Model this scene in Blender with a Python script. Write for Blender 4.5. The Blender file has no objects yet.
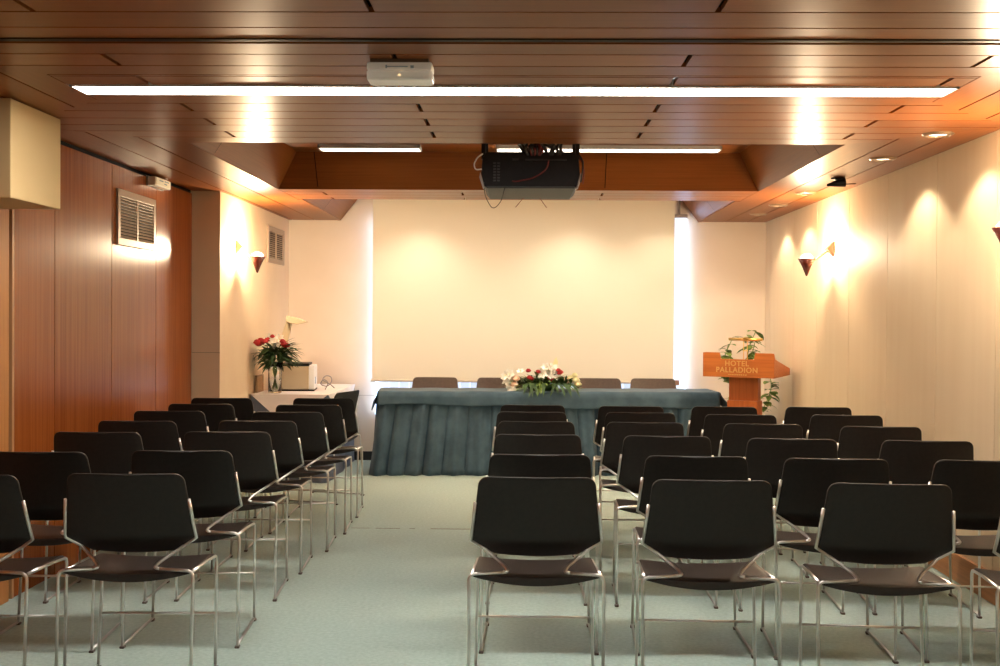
import bpy, bmesh, math, random
from mathutils import Vector, Matrix
random.seed(7)
C = bpy.context.scene.collection
PI = math.pi

# ------------------------------------------------------------------ helpers
class MB:
    """collects shapes and links them as ONE mesh object"""
    def __init__(s): s.bm = bmesh.new(); s.mi = 0
    def face(s, pts):
        f = s.bm.faces.new([s.bm.verts.new(p) for p in pts]); f.material_index = s.mi; return f
    def box(s, x0, x1, y0, y1, z0, z1):
        v = [s.bm.verts.new(p) for p in ((x0,y0,z0),(x1,y0,z0),(x1,y1,z0),(x0,y1,z0),(x0,y0,z1),(x1,y0,z1),(x1,y1,z1),(x0,y1,z1))]
        for q in ((3,2,1,0),(4,5,6,7),(0,1,5,4),(1,2,6,5),(2,3,7,6),(3,0,4,7)):
            s.bm.faces.new([v[i] for i in q]).material_index = s.mi
        return s
    def prism(s, poly, axis, a, b):
        """poly: 2D outline (counter-clockwise), extruded along axis from a to b"""
        def mk(p, t):
            return {'x': (t, p[0], p[1]), 'y': (p[0], t, p[1]), 'z': (p[0], p[1], t)}[axis]
        A = [s.bm.verts.new(mk(p, a)) for p in poly]; B = [s.bm.verts.new(mk(p, b)) for p in poly]
        n = len(poly); fs = [A[::-1], B]
        for i in range(n): fs.append([A[i], A[(i+1) % n], B[(i+1) % n], B[i]])
        for f in fs: s.bm.faces.new(f).material_index = s.mi
        return s
    def tube(s, pts, r, seg=8, caps=True):
        pts = [Vector(p) for p in pts]
        rs = r if isinstance(r, (list, tuple)) else [r]*len(pts)
        t = (pts[1]-pts[0]).normalized()
        n = t.orthogonal().normalized(); rings = []
        for i, p in enumerate(pts):
            if i == 0: tt = (pts[1]-pts[0])
            elif i == len(pts)-1: tt = (pts[-1]-pts[-2])
            else: tt = (pts[i+1]-pts[i]).normalized()+(pts[i]-pts[i-1]).normalized()
            tt.normalize()
            n = (n-tt*n.dot(tt)).normalized(); b = tt.cross(n)
            rings.append([s.bm.verts.new(p+(n*math.cos(2*PI*k/seg)+b*math.sin(2*PI*k/seg))*rs[i]) for k in range(seg)])
        for A, B in zip(rings, rings[1:]):
            for k in range(seg):
                s.bm.faces.new((A[k], A[(k+1) % seg], B[(k+1) % seg], B[k])).material_index = s.mi
        if caps:
            s.bm.faces.new(rings[0][::-1]).material_index = s.mi; s.bm.faces.new(rings[-1]).material_index = s.mi
        return s
    def lathe(s, prof, c=(0,0,0), seg=24, mat=None):
        c = Vector(c); rings = []
        for r, z in prof:
            if r < 1e-6: rings.append([s.bm.verts.new(c+Vector((0,0,z)))])
            else: rings.append([s.bm.verts.new(c+Vector((r*math.cos(2*PI*k/seg), r*math.sin(2*PI*k/seg), z))) for k in range(seg)])
        for A, B in zip(rings, rings[1:]):
            for k in range(seg):
                k2 = (k+1) % seg
                q = [A[k % len(A)], A[k2 % len(A)], B[k2 % len(B)], B[k % len(B)]]
                u = []
                for v in q:
                    if v not in u: u.append(v)
                if len(u) > 2: s.bm.faces.new(u).material_index = s.mi
        return s
    def grid(s, fn, nu, nv, close=False):
        V = [[s.bm.verts.new(fn(i/nu, j/nv)) for j in range(nv+1)] for i in range(nu+1)]
        for i in range(nu):
            for j in range(nv):
                s.bm.faces.new((V[i][j], V[i+1][j], V[i+1][j+1], V[i][j+1])).material_index = s.mi
        return V
    def slab(s, top, bot, nu, nv):
        """closed shell between two parametric sheets"""
        A = s.grid(top, nu, nv)
        B = [[s.bm.verts.new(bot(i/nu, j/nv)) for j in range(nv+1)] for i in range(nu+1)]
        for i in range(nu):
            for j in range(nv):
                s.bm.faces.new((B[i][j], B[i][j+1], B[i+1][j+1], B[i+1][j])).material_index = s.mi
        for i in range(nu):
            s.bm.faces.new((A[i][0], B[i][0], B[i+1][0], A[i+1][0])).material_index = s.mi
            s.bm.faces.new((A[i][nv], A[i+1][nv], B[i+1][nv], B[i][nv])).material_index = s.mi
        for j in range(nv):
            s.bm.faces.new((A[0][j], A[0][j+1], B[0][j+1], B[0][j])).material_index = s.mi
            s.bm.faces.new((A[nu][j], B[nu][j], B[nu][j+1], A[nu][j+1])).material_index = s.mi
        return s
    def leaf(s, p, d, L, W, up=(0,0,1), droop=.2, fold=.15, n=4):
        p = Vector(p); d = Vector(d).normalized(); up = Vector(up)
        side = d.cross(up)
        if side.length < .05: side = d.orthogonal()
        side.normalize(); nn = side.cross(d).normalized()
        rows = []
        for i in range(n+1):
            t = i/n; w = W*.5*math.sin(PI*min(1, t*.93+.07))**.8
            c = p+d*(L*t)-Vector((0,0,1))*(droop*L*t*t)
            rows.append([s.bm.verts.new(c-side*w+nn*w*fold), s.bm.verts.new(c), s.bm.verts.new(c+side*w+nn*w*fold)])
        for a, b in zip(rows, rows[1:]):
            for k in (0, 1): s.bm.faces.new((a[k], a[k+1], b[k+1], b[k])).material_index = s.mi
        return s
    def build(s, name, mats, parent=None, smooth=False, bevel=0, seg=2, sub=0, loc=None, recalc=True):
        if recalc: bmesh.ops.recalc_face_normals(s.bm, faces=s.bm.faces)
        me = bpy.data.meshes.new(name); s.bm.to_mesh(me); s.bm.free()
        if not isinstance(mats, (list, tuple)): mats = [mats]
        for m in mats: me.materials.append(m)
        o = bpy.data.objects.new(name, me); C.objects.link(o)
        if smooth:
            for p in me.polygons: p.use_smooth = True
        if bevel:
            b = o.modifiers.new('bevel', 'BEVEL'); b.width = bevel; b.segments = seg; b.limit_method = 'ANGLE'; b.angle_limit = math.radians(40)
        if sub:
            m = o.modifiers.new('sub', 'SUBSURF'); m.levels = sub; m.render_levels = sub
        if parent: o.parent = parent
        if loc: o.location = loc
        return o

def fillet(pts, r, n=5):
    pts = [Vector(p) for p in pts]; out = [pts[0]]
    for a, b, c in zip(pts, pts[1:], pts[2:]):
        u = (a-b); v = (c-b); rr = min(r, u.length*.48, v.length*.48)
        p, q = b+u.normalized()*rr, b+v.normalized()*rr
        for k in range(n+1):
            t = k/n; out.append(p*(1-t)**2+b*2*t*(1-t)+q*t*t)
    out.append(pts[-1]); return out

def tag(o, label, cat, group=None, kind=None):
    o['label'] = label; o['category'] = cat
    if group: o['group'] = group
    if kind: o['kind'] = kind
    return o
def thing(name, label, cat, loc=(0,0,0), rz=0, group=None):
    o = bpy.data.objects.new(name, None); C.objects.link(o)
    o.empty_display_size = .1; o.location = loc; o.rotation_euler = (0, 0, rz)
    return tag(o, label, cat, group)
def struct(o): o['kind'] = 'structure'; return o
def copy_tree(o, parent=None):
    c = o.copy(); C.objects.link(c)
    if parent: c.parent = parent
    for ch in o.children: copy_tree(ch, c)
    return c
def lamp(name, kind, loc, energy, color, parent=None, rot=(0,0,0), size=.03, spot=None, blend=.5):
    l = bpy.data.lights.new(name, kind); l.energy = energy; l.color = color
    if kind == 'AREA': l.size = size
    else: l.shadow_soft_size = size
    if spot: l.spot_size = spot; l.spot_blend = blend
    o = bpy.data.objects.new(name, l); C.objects.link(o); o.location = loc; o.rotation_euler = rot
    if parent: o.parent = parent
    return o

# ------------------------------------------------------------------ materials
def mat(name, col, rough=.5, metal=0, spec=.5, coat=0, coat_rough=.1, sheen=0, trans=0, emit=None, estr=0, alpha=1):
    m = bpy.data.materials.new(name); m.use_nodes = True
    b = m.node_tree.nodes['Principled BSDF']
    b.inputs['Base Color'].default_value = (*col, 1); b.inputs['Roughness'].default_value = rough
    b.inputs['Metallic'].default_value = metal; b.inputs['Specular IOR Level'].default_value = spec
    b.inputs['Coat Weight'].default_value = coat; b.inputs['Coat Roughness'].default_value = coat_rough
    b.inputs['Sheen Weight'].default_value = sheen; b.inputs['Transmission Weight'].default_value = trans
    b.inputs['Alpha'].default_value = alpha
    if emit: b.inputs['Emission Color'].default_value = (*emit, 1); b.inputs['Emission Strength'].default_value = estr
    return m
def noisy(m, c1, c2, scale=(1,1,1), nscale=20, detail=4, island=0, bump=0, lo=.35, hi=.65, coord='Object', bscale=None):
    nt = m.node_tree; N = nt.nodes; L = nt.links; b = N['Principled BSDF']
    tc = N.new('ShaderNodeTexCoord'); mp = N.new('ShaderNodeMapping'); mp.inputs['Scale'].default_value = scale
    L.new(tc.outputs[coord], mp.inputs['Vector'])
    no = N.new('ShaderNodeTexNoise'); no.noise_dimensions = '4D' if island else '3D'
    no.inputs['Scale'].default_value = nscale; no.inputs['Detail'].default_value = detail
    L.new(mp.outputs['Vector'], no.inputs['Vector'])
    rp = N.new('ShaderNodeValToRGB'); rp.color_ramp.elements[0].position = lo; rp.color_ramp.elements[1].position = hi
    rp.color_ramp.elements[0].color = (*c1, 1); rp.color_ramp.elements[1].color = (*c2, 1)
    L.new(no.outputs['Fac'], rp.inputs['Fac'])
    out = rp.outputs['Color']
    if island:
        ge = N.new('ShaderNodeNewGeometry')
        mu = N.new('ShaderNodeMath'); mu.operation = 'MULTIPLY'; mu.inputs[1].default_value = 30
        L.new(ge.outputs['Random Per Island'], mu.inputs[0]); L.new(mu.outputs[0], no.inputs['W'])
        mr = N.new('ShaderNodeMapRange'); mr.inputs['To Min'].default_value = 1-island; mr.inputs['To Max'].default_value = 1+island
        L.new(ge.outputs['Random Per Island'], mr.inputs['Value'])
        hs = N.new('ShaderNodeHueSaturation'); L.new(mr.outputs[0], hs.inputs['Value']); L.new(out, hs.inputs['Color']); out = hs.outputs['Color']
    L.new(out, b.inputs['Base Color'])
    if bump:
        bp = N.new('ShaderNodeBump'); bp.inputs['Strength'].default_value = bump; bp.inputs['Distance'].default_value = .01
        if bscale:
            n2 = N.new('ShaderNodeTexNoise'); n2.inputs['Scale'].default_value = bscale; n2.inputs['Detail'].default_value = 3
            L.new(tc.outputs[coord], n2.inputs['Vector']); L.new(n2.outputs['Fac'], bp.inputs['Height'])
        else: L.new(no.outputs['Fac'], bp.inputs['Height'])
        L.new(bp.outputs['Normal'], b.inputs['Normal'])
    return m

CW1, CW2 = (.212, .060, .0115), (.258, .077, .0155)
wood_x = noisy(mat('ceiling_wood_across', CW1, .33, spec=.14), CW1, CW2, (.5, 36, 36), 4, 4, island=.14)
wood_y = noisy(mat('ceiling_wood_along', CW1, .33, spec=.14), CW1, CW2, (36, .5, 36), 4, 4, island=.14)
WW1, WW2 = (.265, .063, .011), (.35, .096, .019)
wood_wall = noisy(mat('wall_wood', WW1, .24, spec=.24), WW1, WW2, (18, 18, .35), 4, 5, island=.06)
wood_post = noisy(mat('post_wood', WW1, .4, spec=.2), (.42, .17, .05), (.5, .21, .065), (18, 18, .35), 4, 4)
wood_lect = noisy(mat('lectern_wood', WW1, .4, coat=.15), (.40, .105, .016), (.50, .145, .026), (.5, 18, 18), 4, 4)
wood_lect_v = noisy(mat('lectern_wood_upright', WW1, .4, coat=.15), (.36, .085, .013), (.46, .12, .022), (18, 18, .5), 4, 4)
wood_skirt = noisy(mat('skirting_wood', WW1, .4), (.42, .17, .055), (.52, .22, .075), (18, .5, 18), 4, 4)
wood_dark = noisy(mat('dark_wood', WW1, .4), (.05, .02, .012), (.09, .035, .02), (18, 18, .5), 4, 4)
black_gap = mat('black_gap', (.006, .005, .004), .8, spec=.1)
cream = noisy(mat('cream_wall', (.78, .64, .47), .6, spec=.25), (.76, .645, .515), (.79, .675, .545), (1,1,1), 3, 3)
cream_left = noisy(mat('cream_left_wall', (.76, .58, .38), .6, spec=.25), (.745, .565, .37), (.775, .60, .40), (1,1,1), 3, 3)
cream_panel = noisy(mat('cream_panel', (.78, .66, .50), .58, spec=.25), (.715, .555, .355), (.735, .58, .38), (2, 2, .15), 6, 3)
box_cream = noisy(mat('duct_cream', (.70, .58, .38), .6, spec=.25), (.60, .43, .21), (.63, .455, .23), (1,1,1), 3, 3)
carpet = noisy(mat('carpet', (.36, .45, .40), .95, spec=.1, sheen=.15), (.32, .42, .37), (.42, .525, .47), (1,1,1), 55, 6, bump=.35, bscale=420, lo=.3, hi=.7)
screen_m = mat('screen_fabric', (.82, .775, .655), .75, spec=.15)
white_metal = mat('white_metal', (.8, .8, .78), .4)
blind_m = mat('blind_fabric', (.50, .56, .66), .7, emit=(.74, .83, 1.0), estr=.48)
chair_black = noisy(mat('chair_shell', (.016, .012, .010), .45, spec=.42), (.010, .0068, .0048), (.015, .010, .0075), (1,1,1), 60, 3, bump=.08, bscale=500)
seat_black = noisy(mat('chair_seat', (.03, .02, .016), .42, spec=.4), (.018, .012, .009), (.028, .019, .014), (1,1,1), 40, 3, bump=.1, bscale=400)
chair_lit = noisy(mat('chair_shell_lit', (.07, .042, .028), .42, spec=.5), (.06, .036, .024), (.08, .05, .034), (1,1,1), 60, 3)  # lit copy of the chair shell: ceiling light put into a paler brown
chrome = mat('chrome', (.82, .80, .76), .28, metal=1)
steel = mat('steel', (.55, .55, .53), .4, metal=1)
foot_m = mat('foot_plastic', (.10, .075, .06), .5)
velvet = noisy(mat('blue_cloth', (.07, .115, .14), .75, spec=.25, sheen=.12), (.040, .076, .105), (.064, .112, .148), (1,1,1), 9, 4)
white_cloth = noisy(mat('white_cloth', (.82, .76, .74), .8, spec=.2, sheen=.2), (.80, .74, .72), (.85, .79, .77), (1,1,1), 6, 3)
under_cloth = mat('under_cloth', (.10, .12, .17), .85)
grille = mat('grille_metal', (.40, .29, .20), .45, metal=.2)
plastic_w = mat('ivory_plastic', (.80, .72, .58), .45)
plastic_clear = mat('cover_plastic', (.92, .88, .80), .35, alpha=.72, emit=(1, .90, .74), estr=.06)
black_p = noisy(mat('black_plastic', (.006, .005, .005), .5, spec=.25), (.004, .003, .003), (.008, .005, .005), (1,1,1), 30, 3)
grey_p = mat('grey_metal_panel', (.055, .062, .062), .5, spec=.3)
lightgrey = mat('light_grey_plastic', (.30, .28, .25), .5)
glass = mat('glass', (.95, .98, .96), .03, trans=1)
brass = mat('brass', (.80, .52, .16), .28, metal=1)
gold = mat('gold_lettering', (.62, .36, .12), .4, metal=.3)
cone_red = mat('sconce_glass', (.16, .03, .02), .25, coat=.4)
bulb_m = mat('bulb', (1, .9, .75), .5, emit=(1, .80, .52), estr=3.5)
down_m = mat('downlight_lens', (1, .95, .85), .5, emit=(1, .86, .66), estr=5)
tube_glow = mat('pilot_lamp', (1, .8, .5), .5, emit=(1, .62, .25), estr=3)
exit_face = mat('lit_sign_face', (.9, .8, .6), .5, emit=(1, .78, .48), estr=.12)
ohp_tan = mat('beige_plastic', (.56, .46, .30), .5)
ohp_white = mat('white_plastic', (.82, .82, .82), .45)
leaf_d = noisy(mat('leaf_dark', (.03, .07, .02), .6, spec=.25), (.018, .045, .014), (.05, .10, .03), (1,1,1), 30, 2)
leaf_l = noisy(mat('leaf_light', (.16, .34, .05), .65, spec=.2), (.085, .16, .035), (.22, .30, .07), (1,1,1), 25, 2)
red_m = mat('rose_red', (.40, .014, .016), .55)
white_f = mat('petal_white', (.86, .84, .76), .6)
yellow_f = mat('petal_cream', (.85, .80, .45), .6)
pink_f = mat('petal_peach', (.80, .52, .36), .6)
stem_m = mat('stem_green', (.16, .26, .06), .5)
cable_b = mat('cable_black', (.012, .01, .01), .5)
cable_r = mat('cable_red', (.16, .02, .015), .5)
cable_w = mat('cable_white', (.7, .66, .6), .5)
mark_blue = mat('printed_mark', (.35, .45, .48), .6)
terracotta = mat('pot_clay', (.35, .14, .07), .7)

def louver_mat(name, col, power=None):
    m = bpy.data.materials.new(name); m.use_nodes = True
    nt = m.node_tree; N = nt.nodes; L = nt.links; b = N['Principled BSDF']
    b.inputs['Base Color'].default_value = (.9, .88, .84, 1); b.inputs['Roughness'].default_value = .5
    tc = N.new('ShaderNodeTexCoord'); wv = N.new('ShaderNodeTexWave'); wv.bands_direction = 'X'
    wv.inputs['Scale'].default_value = 12.5; wv.inputs['Distortion'].default_value = 0
    L.new(tc.outputs['Object'], wv.inputs['Vector'])
    mr = N.new('ShaderNodeMapRange'); mr.inputs['From Min'].default_value = .08; mr.inputs['From Max'].default_value = .16; mr.inputs['To Min'].default_value = .03; mr.inputs['To Max'].default_value = 1.0
    L.new(wv.outputs['Fac'], mr.inputs['Value'])
    mu = N.new('ShaderNodeMath'); mu.operation = 'MULTIPLY'; mu.inputs[1].default_value = power or LOUVRE
    L.new(mr.outputs[0], mu.inputs[0])
    b.inputs['Emission Color'].default_value = (*col, 1)
    L.new(mu.outputs[0], b.inputs['Emission Strength'])
    return m
LOUVRE = 23.0
louvre = louver_mat('louvre_light', (1, .95, .88), 31); louvre_dim = louver_mat('louvre_light_dim', (1, .95, .88), 15); louvre_added = louver_mat('louvre_light_added', (1, .86, .68), 36); louvre_inner = louver_mat('louvre_light_inner', (1, .88, .72), 4.5)

# ------------------------------------------------------------------ camera (eye 1.38 m above the carpet, room axis = +Y)
right = Vector((0.99975972, 0.02086325, 0.00672544)); up = Vector((-0.00699843, 0.01303953, 0.99989049)); fwd = Vector((-0.02077327, 0.9996973, -0.01318241))
cam = bpy.data.cameras.new('camera'); cam.sensor_width = 36; cam.lens = 41.4; cam.clip_start = .05
co = bpy.data.objects.new('camera', cam); C.objects.link(co)
M = Matrix.Identity(4)
for i in range(3): M[i][0] = right[i]; M[i][1] = up[i]; M[i][2] = -fwd[i]; M[i][3] = (0, 0, 1.38)[i]
co.matrix_world = M; bpy.context.scene.camera = co

# ------------------------------------------------------------------ the room
ZC = 2.31; ZT = 2.56; YB = 11.05; XR = 2.305; XL = -2.48; XL2 = -2.27; Y0 = -3.6
struct(MB().box(XL-.1, XR+.1, Y0-.1, YB+.3, -.1, 0).build('floor', carpet))
sm = MB()
for i, (a, b) in enumerate(((-1.12, -1.0), (-.96, -.80), (-.74, -.70), (-.60, -.12), (-.11, .10))):
    sm.box(a, b, 7.475-.003*(i % 2), 7.482+.004*(i == 3), 0, .0012)
struct(sm.build('trim_1', noisy(mat('carpet_seam', (.2, .17, .12), .9), (.2, .17, .12), (.3, .27, .2), nscale=40)))

# ceiling planks
def clip(poly, nx, ny, d):
    out = []
    for i in range(len(poly)):
        a, b = poly[i], poly[(i+1) % len(poly)]
        da, db = nx*a[0]+ny*a[1]-d, nx*b[0]+ny*b[1]-d
        if da <= 0: out.append(a)
        if (da < 0 < db) or (db < 0 < da):
            t = da/(da-db); out.append((a[0]+(b[0]-a[0])*t, a[1]+(b[1]-a[1])*t))
    return out
def ccw(poly):
    a = sum(p[0]*q[1]-q[0]*p[1] for p, q in zip(poly, poly[1:]+poly[:1]))
    return poly if a > 0 else poly[::-1]
def planks(mb, region, axis, edges, gap=.0048, cuts=None):
    """axis 'x': planks run along x between successive y edges, clipped to a convex region"""
    region = ccw(region)
    for n, (a, b) in enumerate(zip(edges, edges[1:])):
        if axis == 'x': p = clip(clip(region, 0, 1, b-gap), 0, -1, -(a+gap))
        else: p = clip(clip(region, 1, 0, b-gap), -1, 0, -(a+gap))
        cs = cuts(n, a, b) if cuts else []
        pieces = []
        lo = -99
        for c in list(cs)+[99]:
            q = p
            if lo > -99: q = clip(q, -1, 0, -(lo+.009))
            if c < 99: q = clip(q, 1, 0, c-.009)
            pieces.append(q); lo = c
        for q in pieces:
            if len(q) > 2:
                # small inset of the mitred ends
                cx = sum(v[0] for v in q)/len(q); cy = sum(v[1] for v in q)/len(q)
                mb.prism(q, 'z', ZC, ZC+.018)
P_ = .1885
XI0, XI1 = -1.848, 1.728   # inner edges of the side borders
JX = (-1.51, -.47, .58, 1.635)
ce = MB(); ce.mi = 0
e_front = [6.15-P_*k for k in range(0, 9)][::-1]        # 4.642 .. 6.15
e_near = [6.15-P_*k for k in range(8, 53)][::-1]
def cutsA(n, a, b):
    k = round((6.15-b)/P_)
    if k < 7: return JX if k % 2 == 1 else []
    return JX if k % 2 == 0 else []
# in front of the first coffer: between the two mitres (from the light strip's frame to the coffer's frame)
Yl0, Yl1 = 4.42, 4.94
planks(ce, [(XI0, 4.80), (XI1, 4.80), (XI1, Yl1), (XR, 5.545), (1.70, 6.15), (-1.81, 6.15), (XL, 5.61), (XI0, Yl1)], 'x', [4.805]+[e for e in e_front if e > 4.85], cuts=cutsA)
ym = 4.83
for a, b in ((XI0, XI1),):
    planks(ce, [(a, 4.425), (b, 4.425), (b, 4.619), (a, 4.619)], 'x', [4.425, 4.453, 4.618], cuts=cutsA)
# the rest of the ceiling towards and behind the camera
SL0, SL1 = 3.845, 3.915
nearp = [e for e in e_near if e < 3.83]
planks(ce, [(XL, 3.65), (XL, SL0), (XR, SL0), (XR, 3.65)], 'x', [nearp[-1] if nearp[-1] > 3.7 else 3.7, SL0])
planks(ce, [(XL, Y0), (XR, Y0), (XR, nearp[-1]), (XL, nearp[-1])], 'x', nearp, cuts=cutsA)
planks(ce, [(XL, SL1), (XR, SL1), (XI1, 4.425), (XI0, 4.425)], 'x', [SL1, 4.076, 4.265, 4.425], cuts=cutsA)
# strip between the two coffers
planks(ce, [(-1.80, 8.38), (1.69, 8.38), (1.69, 9.08), (-1.80, 9.08)], 'x', [8.38, 8.565, 8.755, 8.945, 9.08], cuts=lambda n, a, b: JX[:3] if n % 2 else [])
ce.mi = 1
RX = [XI1, 1.912, 2.118, XR]; LX = [XL, -2.235, -2.02, XI0]
planks(ce, [(XI1, Yl0), (XR, Yl0-.57), (XR, 5.545), (XI1, Yl1)], 'y', RX)
planks(ce, [(XI0, Yl0), (XL, Yl0-.57), (XL, 5.61), (XI0, Yl1)], 'y', LX)
planks(ce, [(1.69, 6.15), (XR, 5.55), (XR, YB), (1.69, YB)], 'y', [1.69]+RX[1:])
planks(ce, [(-1.80, 6.15), (XL, 5.62), (XL, YB), (-1.80, YB)], 'y', LX[:3]+[-1.80])
struct(ce.build('ceiling', [wood_x, wood_y]))
# backing above the planks, open over the coffers
bk = MB()
bk.box(XL, XR, Y0, 6.14, ZC+.034, ZC+.06)
bk.box(XL, -1.83, 6.14, YB+.05, ZC+.018, ZC+.05); bk.box(1.72, XR+.05, 6.14, YB+.05, ZC+.018, ZC+.05); bk.box(-1.83, 1.72, 8.40, 9.06, ZC+.018, ZC+.05)
struct(bk.build('trim_2', black_gap))

# coffers
def coffer(name, x0, x1, y0, y1, dx, dyf, dyb, seams):
    m = MB(); z0, z1 = ZC, ZT
    b = [(x0, y0, z0), (x1, y0, z0), (x1, y1, z0), (x0, y1, z0)]
    t = [(x0+dx, y0+dyf, z1), (x1-dx, y0+dyf, z1), (x1-dx, y1-dyb, z1), (x0+dx, y1-dyb, z1)]
    o = .02
    bo = [(x0-o, y0-o, z0+.02), (x1+o, y0-o, z0+.02), (x1+o, y1+o, z0+.02), (x0-o, y1+o, z0+.02)]
    to = [(x0+dx-o, y0+dyf-o, z1+o), (x1-dx+o, y0+dyf-o, z1+o), (x1-dx+o, y1-dyb+o, z1+o), (x0+dx-o, y1-dyb+o, z1+o)]
    def lerp(a, b, t): return tuple(a[i]+(b[i]-a[i])*t for i in range(3))
    for i, axis in ((0, 'x'), (1, 'y'), (2, 'x'), (3, 'y')):
        j = (i+1) % 4
        m.mi = 0 if axis == 'x' else 1
        cuts = [0]
        ax = 0 if axis == 'x' else 1
        for s in seams[ax]:
            u = (s-b[i][ax])/(b[j][ax]-b[i][ax])
            if .01 < u < .99: cuts.append(u)
        def top(u):
            w = b[i][ax]+(b[j][ax]-b[i][ax])*u
            return max(0, min(1, (w-t[i][ax])/(t[j][ax]-t[i][ax])))
        cuts = sorted(cuts)+[1]
        g = .0028/abs(b[j][ax]-b[i][ax])
        for k, (u0, u1) in enumerate(zip(cuts, cuts[1:])):
            u0 += g*(k > 0); u1 -= g*(u1 < 1)
            m.face([lerp(b[i], b[j], u0), lerp(b[i], b[j], u1), lerp(t[i], t[j], top(u1)), lerp(t[i], t[j], top(u0))])
    # top planks
    m.mi = 0
    yy = y0+dyf
    while yy < y1-dyb-.01:
        y2 = min(yy+P_, y1-dyb)
        m.face([(x0+dx, yy+.002, z1), (x1-dx, yy+.002, z1), (x1-dx, y2-.002, z1), (x0+dx, y2-.002, z1)]); yy = y2
    # dark carcass behind
    m.mi = 2
    for i in range(4):
        j = (i+1) % 4; m.face([bo[i], bo[j], to[j], to[i]])
    m.face(to)
    return struct(m.build(name, [wood_x, wood_y, black_gap], recalc=False))
coffer('ceiling_coffer', -1.80, 1.69, 6.15, 8.38, .165, .165, .165, ((-1.51, .58), (6.62,)))
coffer('ceiling_coffer', -1.77, 1.66, 9.08, 11.06, .20, .20, 0.0, (JX, (10.05,)))
# edge boards of the screen coffer
eb = MB(); eb.mi = 0
eb.box(-1.80, -1.765, 9.08, YB, ZC-.003, ZC+.018); eb.box(1.655, 1.69, 9.08, YB, ZC-.003, ZC+.018)
struct(eb.build('trim_3', wood_y))

# partition track across the ceiling
tr = MB(); tr.box(XL, XR, SL0+.004, SL1-.004, ZC+.012, ZC+.017)
struct(tr.build('trim_4', black_gap))
tr = MB(); tr.box(XL, XR, SL0+.004, SL0+.010, ZC-.004, ZC+.016); tr.box(XL, XR, .5*(SL0+SL1)-.002, .5*(SL0+SL1)+.004, ZC-.001, ZC+.016)
struct(tr.build('trim_5', mat('track_metal', (.06, .045, .035), .35, metal=.7)))

# walls
struct(MB().box(XL-.1, XR+.1, YB, YB+.1, 0, 2.7).build('wall_back', cream))
bw = MB(); bw.box(XL2, -1.42, YB-.002, YB, .622, .626); bw.box(1.56, XR, YB-.002, YB, .622, .626)
struct(bw.build('trim_6', mat('seam_brown', (.42, .30, .2), .7)))
struct(MB().box(XL2, XR, YB-.012, YB, 0, .085).build('baseboard_back', mat('baseboard_black', (.012, .01, .01), .4)))
# right wall: cream panels with narrow joints
edges = [Y0, -2.75, -1.9, -1.03, -.18, .68, 1.54, 2.4, 3.25, 4.0, 4.83, 5.67, 6.49, 7.36, 8.22, 9.12, 9.9, 10.85, YB]
rw = MB()
for a, b in zip(edges, edges[1:]): rw.box(XR, XR+.03, a+.003, b-.003, 0, ZC+.04)
rw.mi = 1; rw.box(XR+.012, XR+.1, Y0, YB, 0, 2.7)
struct(rw.build('wall_right', [cream_panel, mat('joint_tan', (.30, .21, .13), .8)]))
sk = MB(); sk.box(XR-.018, XR, Y0, YB-.012, .004, .15)
struct(sk.build('baseboard_right', wood_skirt, bevel=.003))
# left wall: wood panelling, then the cream pillar and set-back wall
we = [Y0, -2.3, -1.46, -.62, .22, 1.06, 1.9, 2.74, 3.58, 4.42, 5.27]
lw = MB()
for a, b in zip(we, we[1:]): lw.box(XL-.03, XL, a+.004, b-.004, 0, ZC-.02)
for a, b in ((5.545, 6.03), (6.03, 6.87), (6.87, 7.70), (7.70, 8.535)): lw.box(XL-.03, XL, a+.004, b-.004, 0, ZC-.02)
lw.mi = 1; lw.box(XL-.03, XL+.008, 5.28, 5.47, 0, ZC-.02)
lw.mi = 2; lw.box(XL-.03, XL+.004, 5.515, 5.538, 0, ZC-.02)
lw.mi = 3; lw.box(XL-.1, XL-.012, Y0, 8.54, 0, ZC+.04)
struct(lw.build('wall_left', [wood_wall, wood_post, mat('edge_strip', (.5, .24, .1), .35), black_gap]))
pl = MB(); pl.box(XL-.1, XL2, 8.54, YB, 0, 2.6)
struct(pl.build('wall_left_rear', cream_left))
pl = MB(); pl.box(XL, XL2+.002, 8.5385, 8.5405, 1.104, 1.108)
struct(pl.build('trim_7', mat('seam_tan', (.36, .26, .16), .7)))
struct(MB().box(XL-.1, XR+.1, Y0-.1, Y0, 0, 2.7).build('wall_front', cream))
# boxed-in duct on the left wall
struct(MB().box(XL, -2.20, 4.885, 5.415, 1.88, ZC-.004).build('trim_8', box_cream, bevel=.004))

# ------------------------------------------------------------------ window with blind behind the screen
win = MB(); win.box(-1.36, 1.42, YB-.016, YB-.002, .55, 2.33); win.mi = 1; win.box(-1.415, -1.40, YB-.108, YB-.020, .45, 2.33); win.box(1.535, 1.545, YB-.075, YB-.010, .45, 2.33)  # end strips are unseen emitters, added for the bluish glow beside the screen
struct(win.build('window_1', [mat('window_glow', (.8, .85, .95), .4, emit=(.72, .84, 1.0), estr=2), mat('added_side_glow', (.8, .85, .95), .4, emit=(.42, .64, 1.0), estr=3.2)]))
bl = thing('vertical_blind', 'white daylit vertical blind showing beside and below the projection screen', 'window blind', (0, 0, 0))
x = -1.385
while x < 1.52:
    s_ = MB(); s_.prism([(x, 11.012), (x+.012, 11.006), (x+.088, 11.018), (x+.10, 11.026), (x+.09, 11.028), (x+.012, 11.012)], 'z', .42, 2.345)
    s_.build('slat', blind_m, bl); x += .0975
r_ = MB(); r_.box(-1.40, 1.55, 10.995, 11.035, 2.345, 2.378); r_.build('head_rail', mat('rail_grey', (.35, .27, .22), .4), bl, bevel=.004)
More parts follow.
